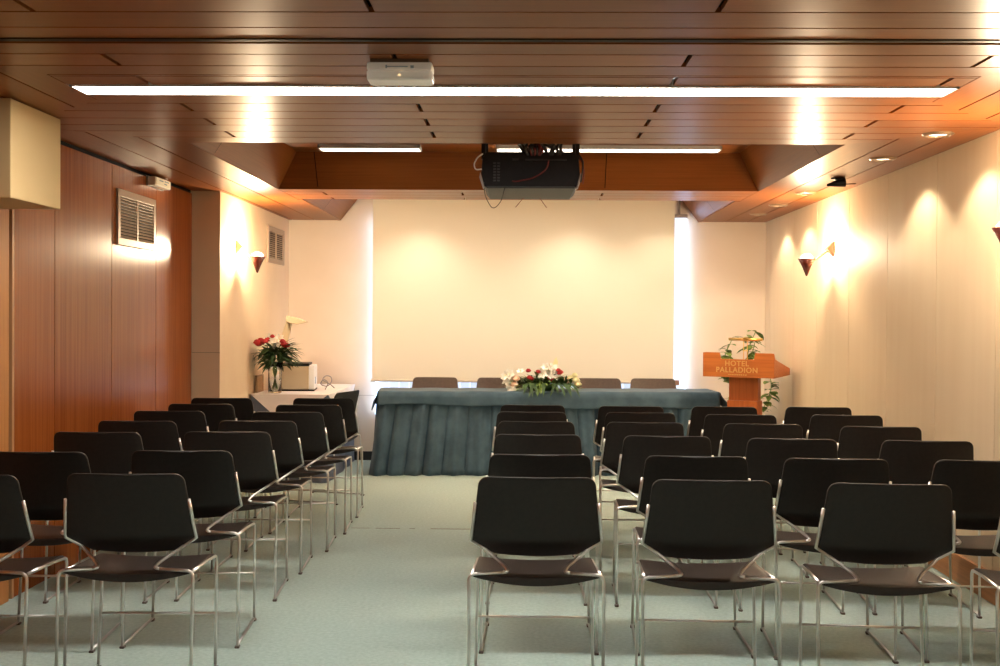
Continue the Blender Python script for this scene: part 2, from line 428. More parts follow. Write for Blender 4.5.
r_ = MB(); r_.tube([(1.475, 11.01, 2.375), (1.475, 11.01, ZT)], .009); r_.build('hanger_rod', mat('rod_grey', (.3, .24, .2), .4), bl)

# projection screen
ps = thing('projection_screen', 'large cream projection screen hanging on the rear wall', 'projection screen', (0, 0, 0))
MB().slab(lambda u, v: (-1.445+2.865*u, 10.93+.004*math.sin(PI*u), .785+1.765*v), lambda u, v: (-1.445+2.865*u, 10.934+.004*math.sin(PI*u), .785+1.765*v), 8, 6).build('screen_fabric', screen_m, ps, smooth=False)
b_ = MB(); b_.tube([(-1.455, 10.932, .775), (1.465, 10.932, .775)], .012, 10); b_.build('bottom_bar', mat('bar_cream', (.62, .55, .44), .5), ps)
b_ = MB(); b_.box(1.435, 1.475, 10.915, 10.95, .752, .80); b_.build('end_cap', mat('cap_brown', (.38, .2, .12), .5), ps, bevel=.006)
b_ = MB(); b_.tube([(-1.46, 10.945, 2.535), (1.47, 10.945, 2.535)], .022, 12); b_.build('roller_tube', white_metal, ps, smooth=True)

# ------------------------------------------------------------------ ceiling light strips
def strip(label, x0, x1, y0, y1, z, lm=None, name='ceiling_light'):
    t = thing(name, label, 'ceiling light', ((x0+x1)/2, (y0+y1)/2, z))
    w, d = (x1-x0)/2, (y1-y0)/2
    m = MB(); m.box(-w, w, -d+.014, d-.014, -.002, .010); m.build('louvre_panel', lm or louvre, t)
    m = MB()
    m.box(-w, w, -d, -d+.012, -.006, .03); m.box(-w, w, d-.012, d, -.006, .03); m.box(-w, -w+.01, -d, d, -.006, .03); m.box(w-.01, w, -d, d, -.006, .03)
    m.build('frame', white_metal, t)
    return t
strip('long white louvred light strip across the front of the wooden ceiling', -1.845, 1.725, 4.622, 4.802, ZC)
strip('short white light strip in the ceiling recess, left of the black projector', -1.42, -.72, 7.86, 8.03, ZT-.02, louvre_inner)
strip('white light strip in the ceiling recess, right of and behind the black projector', -.20, 1.34, 7.86, 8.03, ZT-.02, louvre_inner)
strip('added warm light strip hidden in the ceiling recess above the screen and table', -1.35, 1.25, 9.34, 9.50, ZT-.02, louvre_added)  # unseen strip, added to brighten the screen, table and far floor
strip('white louvred light strip in the ceiling above the camera', -1.79, 1.68, 1.75, 1.93, ZC, louvre_dim)
strip('white louvred light strip in the ceiling at the rear of the room', -1.79, 1.68, -1.30, -1.12, ZC, louvre_dim)

# ------------------------------------------------------------------ recessed downlights along the right wall
WARM = (1, .84, .63)
DN = [(5.775, 'nearest the camera'), (6.655, 'second from the camera'), (8.47, 'fourth from the camera'), (9.37, 'fifth from the camera'), (10.16, 'nearest the rear wall')]
def downlight(y, where):
    t = thing('recessed_downlight', 'round recessed downlight over the right wall, '+where, 'downlight', (2.052, y, ZC), group='recessed downlights along the right wall')
    m = MB(); m.lathe([(.056, 0), (.056, -.011), (.060, -.013), (.074, -.006), (.078, 0)], seg=28); m.build('trim_ring', mat_ring, t, smooth=True)
    m = MB(); m.lathe([(0, -.003), (.035, -.0025), (.0565, -.001)], seg=24); m.build('lens', down_m, t, smooth=True)
    lamp('downlight_lamp', 'SPOT', (0, 0, -.02), 15, WARM, t, size=.025, spot=math.radians(118), blend=.35)
mat_ring = mat('downlight_ring', (.30, .20, .13), .3, metal=.6)
for y, w in DN: downlight(y, w)
t = thing('spotlight', 'small black swivelled spotlight hanging from the wooden ceiling on the right', 'spotlight', (2.05, 7.59, ZC))
m = MB(); m.lathe([(.0, .002), (.045, .0), (.047, -.006), (.02, -.012), (0, -.012)], seg=20); m.build('mounting_plate', black_p, t, smooth=True)
m = MB(); m.lathe([(.0, -.075), (.008, -.07), (.02, -.02), (.031, .035), (.032, .045), (.027, .045), (.0, .038)], seg=20)
o = m.build('lamp_head', black_p, t, smooth=True); o.location = (0, 0, -.034); o.rotation_euler = (0, math.radians(80), 0)
m = MB(); m.tube([(.04, 0, -.04), (.12, .01, -.035)], .003, 6); m.build('lead', cable_b, t)
# spots in the screen coffer (they throw the two scallops on the screen)
for x, w in ((-.985, 'left half'), (.475, 'right half'), (1.30, 'right-hand end')):
    t = thing('screen_spotlight', 'small ceiling spotlight in the recess over the '+w+' of the screen', 'spotlight', (x, 10.52, ZT), group='spotlights above the screen')
    m = MB(); m.lathe([(.035, 0), (.035, -.03), (.042, -.034), (.045, 0)], seg=20); m.build('housing', mat_ring, t, smooth=True)
    m = MB(); m.lathe([(0, -.018), (.034, -.016)], seg=16); m.build('lens', down_m, t)
    lamp('screen_lamp', 'SPOT', (0, 0, -.04), 16 if x < 1 else 14, (1, .84, .62), t, size=.03, spot=math.radians(112), blend=.8)

# ------------------------------------------------------------------ wall sconces
brk_l = mat('bracket_tan', (.34, .20, .10), .5); brk_r = mat('bracket_brown', (.11, .045, .02), .45)
def sconce(x, y, z, side, label, energy, wall_x):
    """cone of dark red glass held out from the wall; side = -1 on the left wall, +1 on the right"""
    t = thing('wall_sconce', label, 'wall lamp', (x, y, z), group='cone wall sconces')
    R_, Hc = .066, .128
    m = MB(); m.lathe([(0, -Hc), (.006, -Hc), (R_*.55, -Hc*.42), (R_, 0), (R_-.004, .002), (R_*.5, -Hc*.42), (0, -Hc*.8)], seg=28); m.build('shade', cone_red, t, smooth=True)
    m = MB(); m.lathe([(0, .034), (.022, .031), (.04, .02), (.052, .0), (.045, -.02), (0, -.03)], seg=20); m.build('bulb', bulb_m, t, smooth=True)
    dx = wall_x-x
    m = MB(); m.tube([(side*.05, -.008, -.012), (dx-side*.02, -.010, .075)], .006, 8); m.tube([(side*.05, .012, -.012), (dx-side*.02, .010, .075)], .006, 8); m.build('arm', brk_l if side < 0 else brk_r, t)
    m = MB(); m.prism([(dx-side*.060, .075), (dx-side*.002, .018), (dx-side*.002, .132)][::1], 'y', -.035, .035); m.build('wall_bracket', brk_l if side < 0 else brk_r, t, bevel=.003)
    lamp('sconce_lamp', 'POINT', (0, 0, .058), energy, (1, .77, .50), t, size=.04)
sconce(-2.105, 9.03, 1.85, -1, 'cone wall sconce with dark red glass on the left cream wall', 48, XL2)
sconce(2.105, 8.63, 1.835, 1, 'cone wall sconce with dark red glass halfway along the right wall', 36, XR)
sconce(2.12, 5.10, 1.79, 1, 'cone wall sconce at the right edge of the photo, nearest the camera', 36, XR)

# ------------------------------------------------------------------ air vents on the left
def vent(label, x, y0, y1, z0, z1):
    w, h = y1-y0, z1-z0
    t = thing('air_vent', label, 'air vent', (x, y0, z0), group='louvred air vents')
    f = .045
    m = MB(); m.box(0, .014, 0, w, 0, f); m.box(0, .014, 0, w, h-f, h); m.box(0, .014, 0, f, f, h-f); m.box(0, .014, w-f, w, f, h-f); m.build('frame', grille, t, bevel=.002)
    m = MB(); m.box(0, .013, w/2-.011, w/2+.011, f, h-f); m.build('mullion', grille, t)
    m = MB(); m.box(.0005, .002, f, w-f, f, h-f); m.build('backing', black_gap, t)
    n = 13
    for k in range(n):
        z = f+(h-2*f)*(k+.5)/n
        m = MB(); d = (h-2*f)/n*.34
        m.prism([(.002, z+d), (.012, z-d), (.013, z-d+.002), (.003, z+d+.002)], 'y', f, w-f); m.build('slat', grille, t)
vent('large louvred air vent on the wood-panelled left wall', XL, 6.94, 7.655, 1.81, 2.152)
vent('small louvred air vent on the cream left wall beside the sconce', XL2, 10.10, 10.78, 1.858, 2.183)

# emergency lights
t = thing('exit_sign_light', 'small lit emergency sign box high on the wood-panelled wall', 'emergency light', (XL, 7.50, 2.228))
m = MB(); m.box(.012, .058, 0, .32, .008, .066); m.build('housing', plastic_w, t, bevel=.004)
m = MB(); m.box(.0, .012, -.006, .326, .004, .070); m.build('back_plate', mat('plate_dark', (.25, .2, .15), .5), t)
m = MB(); m.box(.058, .064, .01, .31, .012, .062); m.build('face', exit_face, t, bevel=.002)
m = MB(); m.box(.0642, .0648, .07, .15, .042, .050); m.box(.0642, .0648, .17, .23, .028, .036); m.box(.0642, .0648, .18, .27, .046, .054); m.build('printed_symbol', mark_blue, t)
t = thing('emergency_light', 'ivory emergency light box mounted under the wooden ceiling', 'emergency light', (-.455, 4.14, ZC))
m = MB(); m.box(-.105, .105, 0, .11, -.012, 0); m.build('base_plate', mat('plate_brown', (.12, .07, .04), .5), t)
m = MB(); m.box(-.118, .118, .003, .105, -.040, -.010); m.build('housing', mat('housing_white', (.88, .84, .76), .45, emit=(1, .90, .74), estr=.045), t, bevel=.008, seg=3)
m = MB(); m.box(-.118, .118, -.002, .108, -.078, -.038); m.build('cover', plastic_clear, t, bevel=.010, seg=3)
m = MB(); m.tube([(-.09, .05, -.058), (.09, .05, -.058)], .010, 10); m.build('tube', white_metal, t, smooth=True)
m = MB(); m.box(-.05, .03, .0016, .0026, -.030, -.026); m.box(-.05, -.044, .0016, .0026, -.034, -.022); m.box(.04, .052, .0016, .0026, -.034, -.024); m.build('printed_label', mark_blue, t)
m = MB(); m.box(-.085, .085, .006, .010, -.066, -.060); m.box(-.085, -.03, .006, .010, -.054, -.050); m.box(.035, .085, .006, .010, -.054, -.050); m.build('printed_strip', mark_blue, t)
m = MB(); m.lathe([(0, -.006), (.005, -.004), (.006, .003), (0, .006)], (0, .012, -.058), 12); m.build('pilot_lamp', tube_glow, t, smooth=True)

# ------------------------------------------------------------------ ceiling projector (seen from behind)
t = thing('ceiling_projector', 'bulky black video projector hanging from the ceiling recess, trailing cables', 'projector', (.03, 6.33, 2.096))
m = MB()
m.prism([(-.258, .018), (-.246, .004), (.246, .004), (.262, .02), (.272, .07), (.264, .160), (.240, .196), (-.242, .196), (-.264, .165), (-.272, .08)], 'y', 0, .58); m.build('body', black_p, t, bevel=.006)
m = MB(); m.prism([(-.240, -.004), (.240, -.004), (.246, .008), (-.246, .008)], 'y', -.006, .585); m.build('bottom_panel', grey_p, t, bevel=.004)
for s in (-1, 1):
    m = MB(); m.prism([(s*.250, -.004), (s*.264, .004), (s*.281, .055), (s*.276, .085), (s*.262, .04)], 'y', -.01, .10); m.build('corner_bracket', lightgrey, t, bevel=.003)
    m = MB(); m.box(s*.262-.012, s*.262+.012, .10, .13, .17, .444); m.box(s*.262-.012, s*.262+.012, .50, .53, .17, .444); m.build('hanger', black_p, t)
m = MB(); m.box(-.28, .28, .08, .55, .432, .444); m.box(-.26, .26, .09, .14, .262, .274); m.build('mounting_frame', steel, t)
m = MB()
for k in range(7):
    for j in range(2): m.box(-.205+.022*j, -.19+.022*j, -.004, .002, .035+.016*k, .043+.016*k)
m.build('connector_panel', mat('connector_grey', (.03, .027, .025), .4), t)
m = MB(); m.box(-.03, .20, -.003, .001, .150, .158); m.box(-.10, -.065, -.004, .001, .150, .160); m.build('label_strip', mat('dark_strip', (.02, .018, .016), .3), t)
for k in range(16):
    a = random.uniform(-.02, .20) if k % 2 else random.uniform(.0, .06); h = random.uniform(.03, .075)
    m = MB(); m.tube(fillet([(a, .01, .17), (a+random.uniform(-.03, .03), -.012, .195+h*.4), (a+random.uniform(-.05, .05), .05, .20+h), (a+random.uniform(-.06, .06), .16, .205+h), (a+random.uniform(-.03, .05), .3, .21)], .04), .0075, 6); m.build('cable', cable_b if k % 4 else cable_r, t, smooth=True)
for pts, r, mm in (([(-.255, -.004, .03), (-.250, -.010, -.05), (-.205, -.012, -.125), (-.160, -.010, -.08), (-.138, -.004, .01)], .0022, cable_b),
                   ([(-.262, -.004, .185), (-.292, -.01, .165), (-.312, -.01, .125), (-.302, -.01, .095), (-.268, -.004, .10)], .004, cable_w),
                   ([(.10, -.006, .15), (.09, -.016, .10), (.02, -.018, .05), (-.08, -.014, .032), (-.10, -.006, .035)], .004, cable_r),
                   ([(.262, -.004, .18), (.288, -.012, .15), (.284, -.012, .08), (.276, -.008, .03)], .005, cable_b),
                   ([(.266, .0, .17), (.296, -.01, .11), (.288, -.01, .02)], .003, cable_r),
                   ([(-.035, .5, .0), (-.085, .5, -.060)], .0022, cable_r), ([(.055, .5, .0), (.10, .5, -.062)], .0022, cable_r)):
    m = MB(); m.tube(fillet(pts, .04), r, 6); m.build('cable', mm, t, smooth=True)

# ------------------------------------------------------------------ chairs
def back_shape():
    def w(z):
        if z > .785: return .210-.002*(z-.74)/.08-.034+.034*math.sqrt(max(0, 1-((z-.785)/.035)**2))
        if z > .580: return .2315-(z-.580)/(.785-.580)*.0225
        return .2315-((.580-z)/.055)*.080
    def y(z, x):
        a = .27*(.82-z)
        if z < .590: a += ((.590-z)/.065)**1.25*.046
        return a+.022*(x/.23)**2
    return w, y
BW, BY = back_shape()
ZR = [.525, .534, .545, .557, .569, .580, .592, .610, .63, .66, .70, .74, .77, .785, .796, .805, .812, .817, .82]
def backrest(m, off):
    nz = len(ZR)-1
    def f(o):
        def g(u, v):
            z = ZR[min(nz, int(round(v*nz)))]; x = (2*u-1)*BW(z)
            zz = z-(.007*(1-(2*u-1)**2)*(.6-z)/.075 if z < .6 else 0)
            return (x, BY(z, x)+o, zz)
        return g
    m.slab(f(off), f(off+.013), 14, nz)
RR = .0062
def make_chair(shell=None, seat=None):
    t = thing('stacking_chair', '', 'chair')
    m = MB(); backrest(m, -.002); m.build('backrest', shell or chair_black, t, smooth=True, bevel=.004, seg=2)
    def top(u, v):
        x = (2*u-1)*(.226-.010*v); y = .035+.44*v
        z = .470-.012*(1-(2*u-1)**2)-.018*v
        if v > .85: z -= .014*((v-.85)/.15)**2
        return (x, y, z)
    def bot(u, v):
        x, y, z = top(u, v)
        return (x, y+.003*(1 if v < .5 else -1), z-.010-.020*(1-abs(2*u-1)**2.0)*(1-.5*v))
    m = MB(); m.slab(top, bot, 16, 14); m.build('seat', seat or seat_black, t, smooth=True, bevel=.003)
    for s in (-1, 1):
        X = .2365
        m = MB(); m.tube(fillet([(s*X, .0, .012), (s*(X+.002), .028, .472), (s*.118, .030, .479)], .026, 6), RR, 8); m.build('leg', chrome, t, smooth=True)
        zs = [.562, .580, .63, .68, .725]
        edge = [(s*(BW(z)+.003), BY(z, BW(z))-.002, z) for z in zs]
        m = MB(); m.tube(fillet([(s*.118, .030, .479), (s*.099, .033, .483), (s*.112, .052, .498), (s*.186, .112, .546)], .016, 6)+edge, RR, 8); m.build('back_support', chrome, t, smooth=True)
        m = MB(); m.tube(fillet([(s*.228, .43, .012), (s*.222, .468, .436), (s*.223, .30, .450), (s*.230, .055, .464)], .025, 6), RR, 8); m.build('leg', chrome, t, smooth=True)
        m = MB(); m.tube([(s*X, -.004, .012), (s*.228, .434, .012)], RR, 8); rn = m.build('runner', steel, t, smooth=True)
        for y in (.002, .428):
            m = MB(); xf = X if y < .1 else .228; m.box(s*xf-.010, s*xf+.010, y-.014, y+.014, 0, .010); m.build('foot', foot_m, rn, bevel=.003)
    m = MB(); m.tube([(-.226, .449, .213), (.226, .449, .213)], .0048, 8); m.build('stretcher', chrome, t, smooth=True)
    return t
ORD = ['first', 'second', 'third', 'fourth', 'fifth', 'sixth', 'seventh']
COLS = [
 ('left block, aisle column', 2.5, [(-1.408, 4.02), (-1.405, 4.73), (-1.42, 5.52), (-1.41, 6.11), (-1.37, 6.7), (-1.35, 7.25), (-1.36, 7.85)]),
 ('left block, column by the wooden wall', 2.5, [(-1.96, 3.95), (-1.98, 4.64), (-2.03, 5.45), (-2.04, 6.05), (-2.07, 6.7), (-2.04, 7.26), (-2.05, 7.8)]),
 ('right block, aisle column', -.5, [(.05, 4.03), (.07, 4.71), (.07, 5.52), (.07, 6.22), (.05, 6.85), (.06, 7.40)]),
 ('right block, second column from the aisle', -2.0, [(.66, 4.0), (.71, 4.70), (.69, 5.5), (.66, 6.22), (.70, 6.87), (.69, 7.36)]),
 ('right block, third column from the aisle', -3.5, [(1.26, 3.95), (1.27, 4.66), (1.27, 5.43), (1.29, 6.19), (1.28, 6.78), (1.29, 7.39)]),
 ('right block, column by the cream wall', -4.0, [(1.855, 3.89), (1.87, 4.64), (1.89, 5.39), (1.89, 6.09), (1.91, 6.81), (1.90, 7.42)]),
]
proto = None
for cname, rot, spots in COLS:
    n = len(spots)
    for i, (x, y) in enumerate(spots):
        if cname.startswith('left') and (i or 'wall' in cname): x -= .014
        if proto is None: proto = make_chair(); o = proto
        else: o = copy_tree(proto)
        o.location = (x, y, 0)
        r = rot+random.uniform(-.7, .7)
        if cname.endswith('cream wall') and i == 0: r = -8.5
        o.rotation_euler = (0, 0, math.radians(r))
        o['label'] = 'black chair, %s, %s row from the blue table' % (cname, ORD[n-1-i])
        o['group'] = 'rows of black audience chairs'
o = copy_tree(proto); o.location = (-1.30, 8.62, 0); o.rotation_euler = (0, 0, math.radians(74))
o['label'] = 'black chair turned sideways in front of the white side table'; o['group'] = 'rows of black audience chairs'
bp = None
for x, y, w in ((-.825, 10.76, 'leftmost, alone'), (-.225, 10.78, 'second from left, partly behind the flowers'), (.70, 10.81, 'third from left, right of the flowers'), (1.215, 10.835, 'rightmost, nearest the lectern')):
    if bp is None: bp = make_chair(chair_lit, chair_lit); o = bp
    else: o = copy_tree(bp)
    o.location = (x, y, 0); o.rotation_euler = (0, 0, PI+random.uniform(-.02, .02))
    o['label'] = 'chair lit brownish behind the blue table, '+w; o['group'] = 'speakers chairs behind the table'

# ------------------------------------------------------------------ speakers' table with skirt and cloth
TRZ = .07
TL, TR, TD, TH = -1.47, 1.50, .47, .728
tl = (.215, 10.115, 0)
t = thing('conference_table', 'long speakers table hidden under blue-grey cloth before the screen', 'table', tl, TRZ)
m = MB(); m.box(TL, TR, .012, TD, TH-.028, TH); m.build('table_top', wood_dark, t)
for x in (TL+.06, -.02, TR-.10):
    for y in (.05, TD-.08):
        m = MB(); m.box(x, x+.04, y, y+.04, 0, TH-.028); m.build('leg', steel, t)
def wave(s):
    a = s*40+1.3*math.sin(s*2.7)+.9*math.sin(s*6.1+1)
    w1 = 1-abs(math.sin(a*.5))**.55*2
    w2 = math.sin(s*61+1.1*math.sin(s*5.3))
    return -.75*w1+.25*w2
m = MB()
path = []      # around the left end, front and right end
ns = 760
Ltot = TD+TR-TL+TD
def pt(u):
    s = u*Ltot
    if s < TD: return Vector((TL-.012, TD-s, 0)), Vector((-1, 0, 0)), s
    if s < TD+TR-TL: return Vector((TL+(s-TD), 0, 0)), Vector((0, -1, 0)), s
    return Vector((TR+.012, s-TD-(TR-TL), 0)), Vector((1, 0, 0)), s
def skirt(u, v):
    p, n, s = pt(u)
    z = .70*(1-v)+.004
    drift = .05*math.sin(s*2.3)*v
    fold = wave(s+drift)*(.022+.030*v)
    flare = .034*v
    e = 1 if TD-.01 < s < TD+TR-TL+.01 else .8
    # ends flare outwards as well
    q = p+n*(fold+flare+.012)*e
    if TD <= s <= TD+TR-TL:
        k = (s-TD)/(TR-TL)
        q.x += (k-.5)*2*.045*v
    return (q.x, q.y, z)
m.grid(skirt, ns, 12)
sk = m.build('table_skirt', velvet, smooth=True)
so = sk.modifiers.new('thick', 'SOLIDIFY'); so.thickness = .003
sk.location = tl; sk.rotation_euler = (0, 0, TRZ)
tag(sk, 'pleated blue-grey velvet skirt hanging to the floor around the speakers table', 'table skirt')
# top cloth with short drop
m = MB()
def cloth(u, v):
    # u along x, v: from back edge over the top to the front drop
    x = TL-.02+(TR-TL+.04)*u
    if v < .55:
        return (x, TD-(TD+.03)*v/.55, TH+.004+.0015*math.sin(x*17))
    k = (v-.55)/.45
    drop = (.128+.014*math.sin(x*2.1+.6)+.008*math.sin(x*6.3)+(.02 if x > 1.1 else 0)*math.sin((x-1.1)*4))*k
    return (x, -.030-.018*min(1, k*3)-.010*k*math.sin(x*8.2)-.006*k*math.sin(x*19), TH+.004-drop)
m.grid(cloth, 150, 22)
def enddrop(sgn):
    def f(u, v):
        y = TD-(TD+.05)*u; x0 = (TR+.02 if sgn > 0 else TL-.02)
        k = v; D = .11+.05*u
        out = (.02+.075*u*k) if sgn > 0 else (.012+.040*u*k)
        return (x0+sgn*out*min(1, k*2), y-.004*math.sin(v*3), TH+.004-D*k-.008*math.sin(u*9)*k)
    return f
m.grid(enddrop(1), 14, 10); m.grid(enddrop(-1), 14, 10)
bmesh.ops.remove_doubles(m.bm, verts=m.bm.verts, dist=.004)
tc_ = m.build('tablecloth', velvet, smooth=True)
so = tc_.modifiers.new('thick', 'SOLIDIFY'); so.thickness = .003; so.offset = 1
tc_.location = tl; tc_.rotation_euler = (0, 0, TRZ)
tag(tc_, 'blue-grey cloth draped over the top of the speakers table', 'tablecloth')

# flower builders
def rose(parent, p, r, m_, name='rose'):
    m = MB()
    for k, (rr, h0, h1) in enumerate(((1, -.5, .35), (.78, -.4, .62), (.52, -.3, .75), (.26, -.2, .8))):
        seg = 10; ph = k*.5
        ring = lambda q, z, w: [m.bm.verts.new(Vector(p)+Vector((q*r*(1+w*math.cos(3*a+ph))*math.cos(a), q*r*(1+w*math.cos(3*a+ph))*math.sin(a), z*r))) for a in [2*PI*i/seg+ph for i in range(seg)]]
        A, B, D = ring(rr*.35, h0, 0), ring(rr, (h0+h1)*.45, .08), ring(rr*.82, h1, .14)
        for a, b in ((A, B), (B, D)):
            for i in range(seg): m.bm.faces.new((a[i], a[(i+1) % seg], b[(i+1) % seg], b[i]))
        m.bm.faces.new(A[::-1])
    return m.build(name, m_, parent, smooth=True, recalc=False)
def lily(parent, p, r, m_, d=(0, -1, .4), name='lily'):
    m = MB(); d = Vector(d).normalized(); a = d.orthogonal().normalized(); b = d.cross(a)
    for k in range(6):
        an = 2*PI*k/6; side = a*math.cos(an)+b*math.sin(an)
        m.leaf(Vector(p), side*.85+d*.6, r, r*.55, up=d, droop=.12, fold=.25, n=4)
    o = m.build(name, m_, parent, smooth=True, recalc=False)
    m = MB()
    for k in range(4):
        an = 2*PI*k/4; m.tube([Vector(p), Vector(p)+d*r*.5+(a*math.cos(an)+b*math.sin(an))*r*.1], .0015, 5)
    m.build('stamens', yellow_f, o)
    return o

# centre arrangement on the table
FA = Vector((.165, 10.25, TH+.010))
t = thing('flower_arrangement', 'low arrangement of white lilies and red roses on the speakers table', 'flowers', FA)
m = MB(); m.lathe([(0, 0), (.10, 0), (.13, .02), (.14, .05), (.12, .05), (0, .045)], seg=24); m.build('bowl', leaf_d, t, smooth=True)
m = MB()
for k in range(230):
    a = random.uniform(0, 2*PI); q = random.uniform(.03, .13)
    base = (q*math.cos(a)*1.7, q*math.sin(a)*.6, .04+random.uniform(0, .05))
    d = (math.cos(a)*1.7+random.uniform(-.3, .3), math.sin(a)*.7-.12, random.uniform(.0, 1.0))
    m.leaf(base, d, random.uniform(.10, .22), random.uniform(.022, .042), droop=random.uniform(.2, .7))
for v in m.bm.verts:
    if v.co.y > -.19: v.co.z = max(v.co.z, .006)
    v.co.y = min(v.co.y, .25)
m.build('foliage', leaf_l, t, smooth=True, recalc=False)
m = MB()
for k in range(110):
    a = random.uniform(0, 2*PI); q = random.uniform(.03, .13)
    m.leaf((q*math.cos(a)*1.7, q*math.sin(a)*.6, .05+random.uniform(0, .06)), (math.cos(a)*1.5, math.sin(a)*.8-.1, random.uniform(.1, 1)), random.uniform(.08, .15), random.uniform(.018, .03), droop=random.uniform(.2, .6))
for k in range(80):
    x = random.uniform(-.24, .26); m.leaf((x, random.uniform(-.12, .05), random.uniform(.03, .08)), (x*1.5+random.uniform(-.5, .5), random.uniform(-.6, .2), random.uniform(.5, 1.2)), random.uniform(.07, .12), random.uniform(.018, .03), droop=.25)
for k in range(12):   # sprays falling over the table's edge
    x = random.uniform(-.2, .24); m.leaf((x, -.12, .07), (random.uniform(-.5, .5), -.8, .1), random.uniform(.14, .2), .032, droop=.75)
for v in m.bm.verts:
    if v.co.y > -.19: v.co.z = max(v.co.z, .006)
m.build('foliage', leaf_d, t, smooth=True, recalc=False)
for x, z, r, d in ((-.285, .135, .075, (-.4, -1, .6)), (-.265, .075, .08, (-.2, -1, .2)), (-.305, .09, .06, (-.7, -1, .3)), (.055, .165, .085, (0, -1, .3)), (.085, .19, .07, (.3, -.8, .8)), (.035, .20, .06, (-.3, -.8, .8))):
    lily(t, (x, -.06, z), r, white_f, d)
for x, z, r, d in ((-.315, .13, .06, (-.8, -1, .5)), (-.27, .03, .065, (-.1, -1, -.1)), (.01, .15, .07, (-.4, -1, .2)), (.10, .15, .07, (.5, -1, .2)), (-.19, .16, .05, (-.2, -.6, 1))): lily(t, (x, -.08, z), r, white_f, d)
for x, z, r in ((.25, .11, .035), (.295, .09, .04), (.31, .055, .04), (.285, .135, .03)): rose(t, (x, -.05, z), r, yellow_f, 'cream_bloom')
for x, z, r in ((-.235, .10, .04), (-.25, .05, .04), (.20, .10, .024), (.22, .075, .022)): rose(t, (x, -.08, z), r, pink_f, 'peach_bloom')
for x, z in ((-.125, .175), (-.115, .115), (-.095, .105), (-.04, .165), (.065, .11), (.085, .095), (.14, .18), (.15, .155), (.16, .165)): rose(t, (x, -.09, z), .026, red_m)
m = MB(); m.leaf((.10, -.03, .19), (.25, 0, 1), .11, .035, up=(0, -1, 0), droop=0); m.leaf((.10, -.03, .19), (.5, -.1, 1), .09, .03, up=(0, -1, 0), droop=0); m.build('bud', yellow_f, t, recalc=False)

# ------------------------------------------------------------------ lectern
LA_ = math.radians(-30)
t = thing('lectern', 'orange wooden lectern with gold lettering and notched front, beside the right wall', 'lectern', (1.80, 9.70, 0), LA_)
m = MB()
front = [(-.30, .892), (.30, .892), (.292, 1.10), (.148, 1.10), (.138, 1.045), (-.155, 1.045), (-.165, 1.10), (-.292, 1.10)]
m.prism(front, 'y', 0, .022); m.build('front_panel', wood_lect, t, bevel=.003)
for s in (-1, 1):
    m = MB(); m.prism([(.0, .892), (.44, .905), (.44, .962), (.035, 1.05), (.0, 1.10)], 'x', s*.30-.011, s*.30+.011); m.build('side_panel', wood_lect, t, bevel=.003)
m = MB(); m.prism([(.02, .895), (.44, .905), (.44, .935), (.02, 1.01)], 'x', -.29, .29); m.build('reading_desk', wood_lect, t)
m = MB(); m.box(-.128, .128, .14, .22, .69, .905); m.build('column', wood_lect_v, t, bevel=.004)
m = MB(); m.box(-.132, .132, .11, .25, .03, .69); m.build('pedestal', wood_lect_v, t, bevel=.004)
m = MB(); m.box(-.22, .22, -.02, .40, 0, .03); m.build('foot_board', wood_lect, t, bevel=.004)
def lettering(body, x, z, size, w=None):
    cu = bpy.data.curves.new('lettering', 'FONT'); cu.body = body; cu.size = size; cu.extrude = .0012; cu.align_x = 'CENTER'; cu.space_character = 1.12
    cu.materials.append(gold); o = bpy.data.objects.new('lettering', cu); C.objects.link(o); o.parent = t
    cu.offset = .0012
    me = bpy.data.meshes.new_from_object(o); bpy.data.objects.remove(o); o = bpy.data.objects.new('lettering', me); C.objects.link(o); o.parent = t
    o.location = (x, -.0012, z); o.rotation_euler = (PI/2, 0, 0); return o
lettering('HOTEL', -.01, .989, .062)
lettering('PALLADION', -.01, .934, .062)
m = MB(); xx = -.085
while xx < .065:
    w_ = random.uniform(.008, .016); m.box(xx, xx+w_, -.0022, .0, .911, .918); xx += w_+.005
m.build('lettering', gold, t)
# brass reading lamp standing on the desk
c_, s_ = math.cos(LA_), math.sin(LA_)
def lw_(x, y): return (1.80+x*c_-y*s_, 9.70+x*s_+y*c_)
lx, ly = lw_(-.005, .20)
t = thing('reading_lamp', 'brass reading lamp with horizontal tube shade on top of the lectern', 'lamp', (lx, ly, .988), LA_)
m = MB(); m.box(-.05, .05, -.035, .035, -.004, .012); m.build('base', brass, t, bevel=.003)
for s in (-1, 1):
    m = MB(); m.tube([(s*.016, 0, .01), (s*.016, 0, .222)], .0035, 8); m.build('post', brass, t, smooth=True)
m = MB(); m.box(-.02, .02, -.008, .008, .12, .128); m.box(-.02, .02, -.012, .012, .205, .238); m.build('bracket', brass, t, bevel=.002)
m = MB(); m.tube([(-.148, 0, .222), (.148, 0, .222)], .0125, 14); m.build('shade', brass, t, smooth=True)
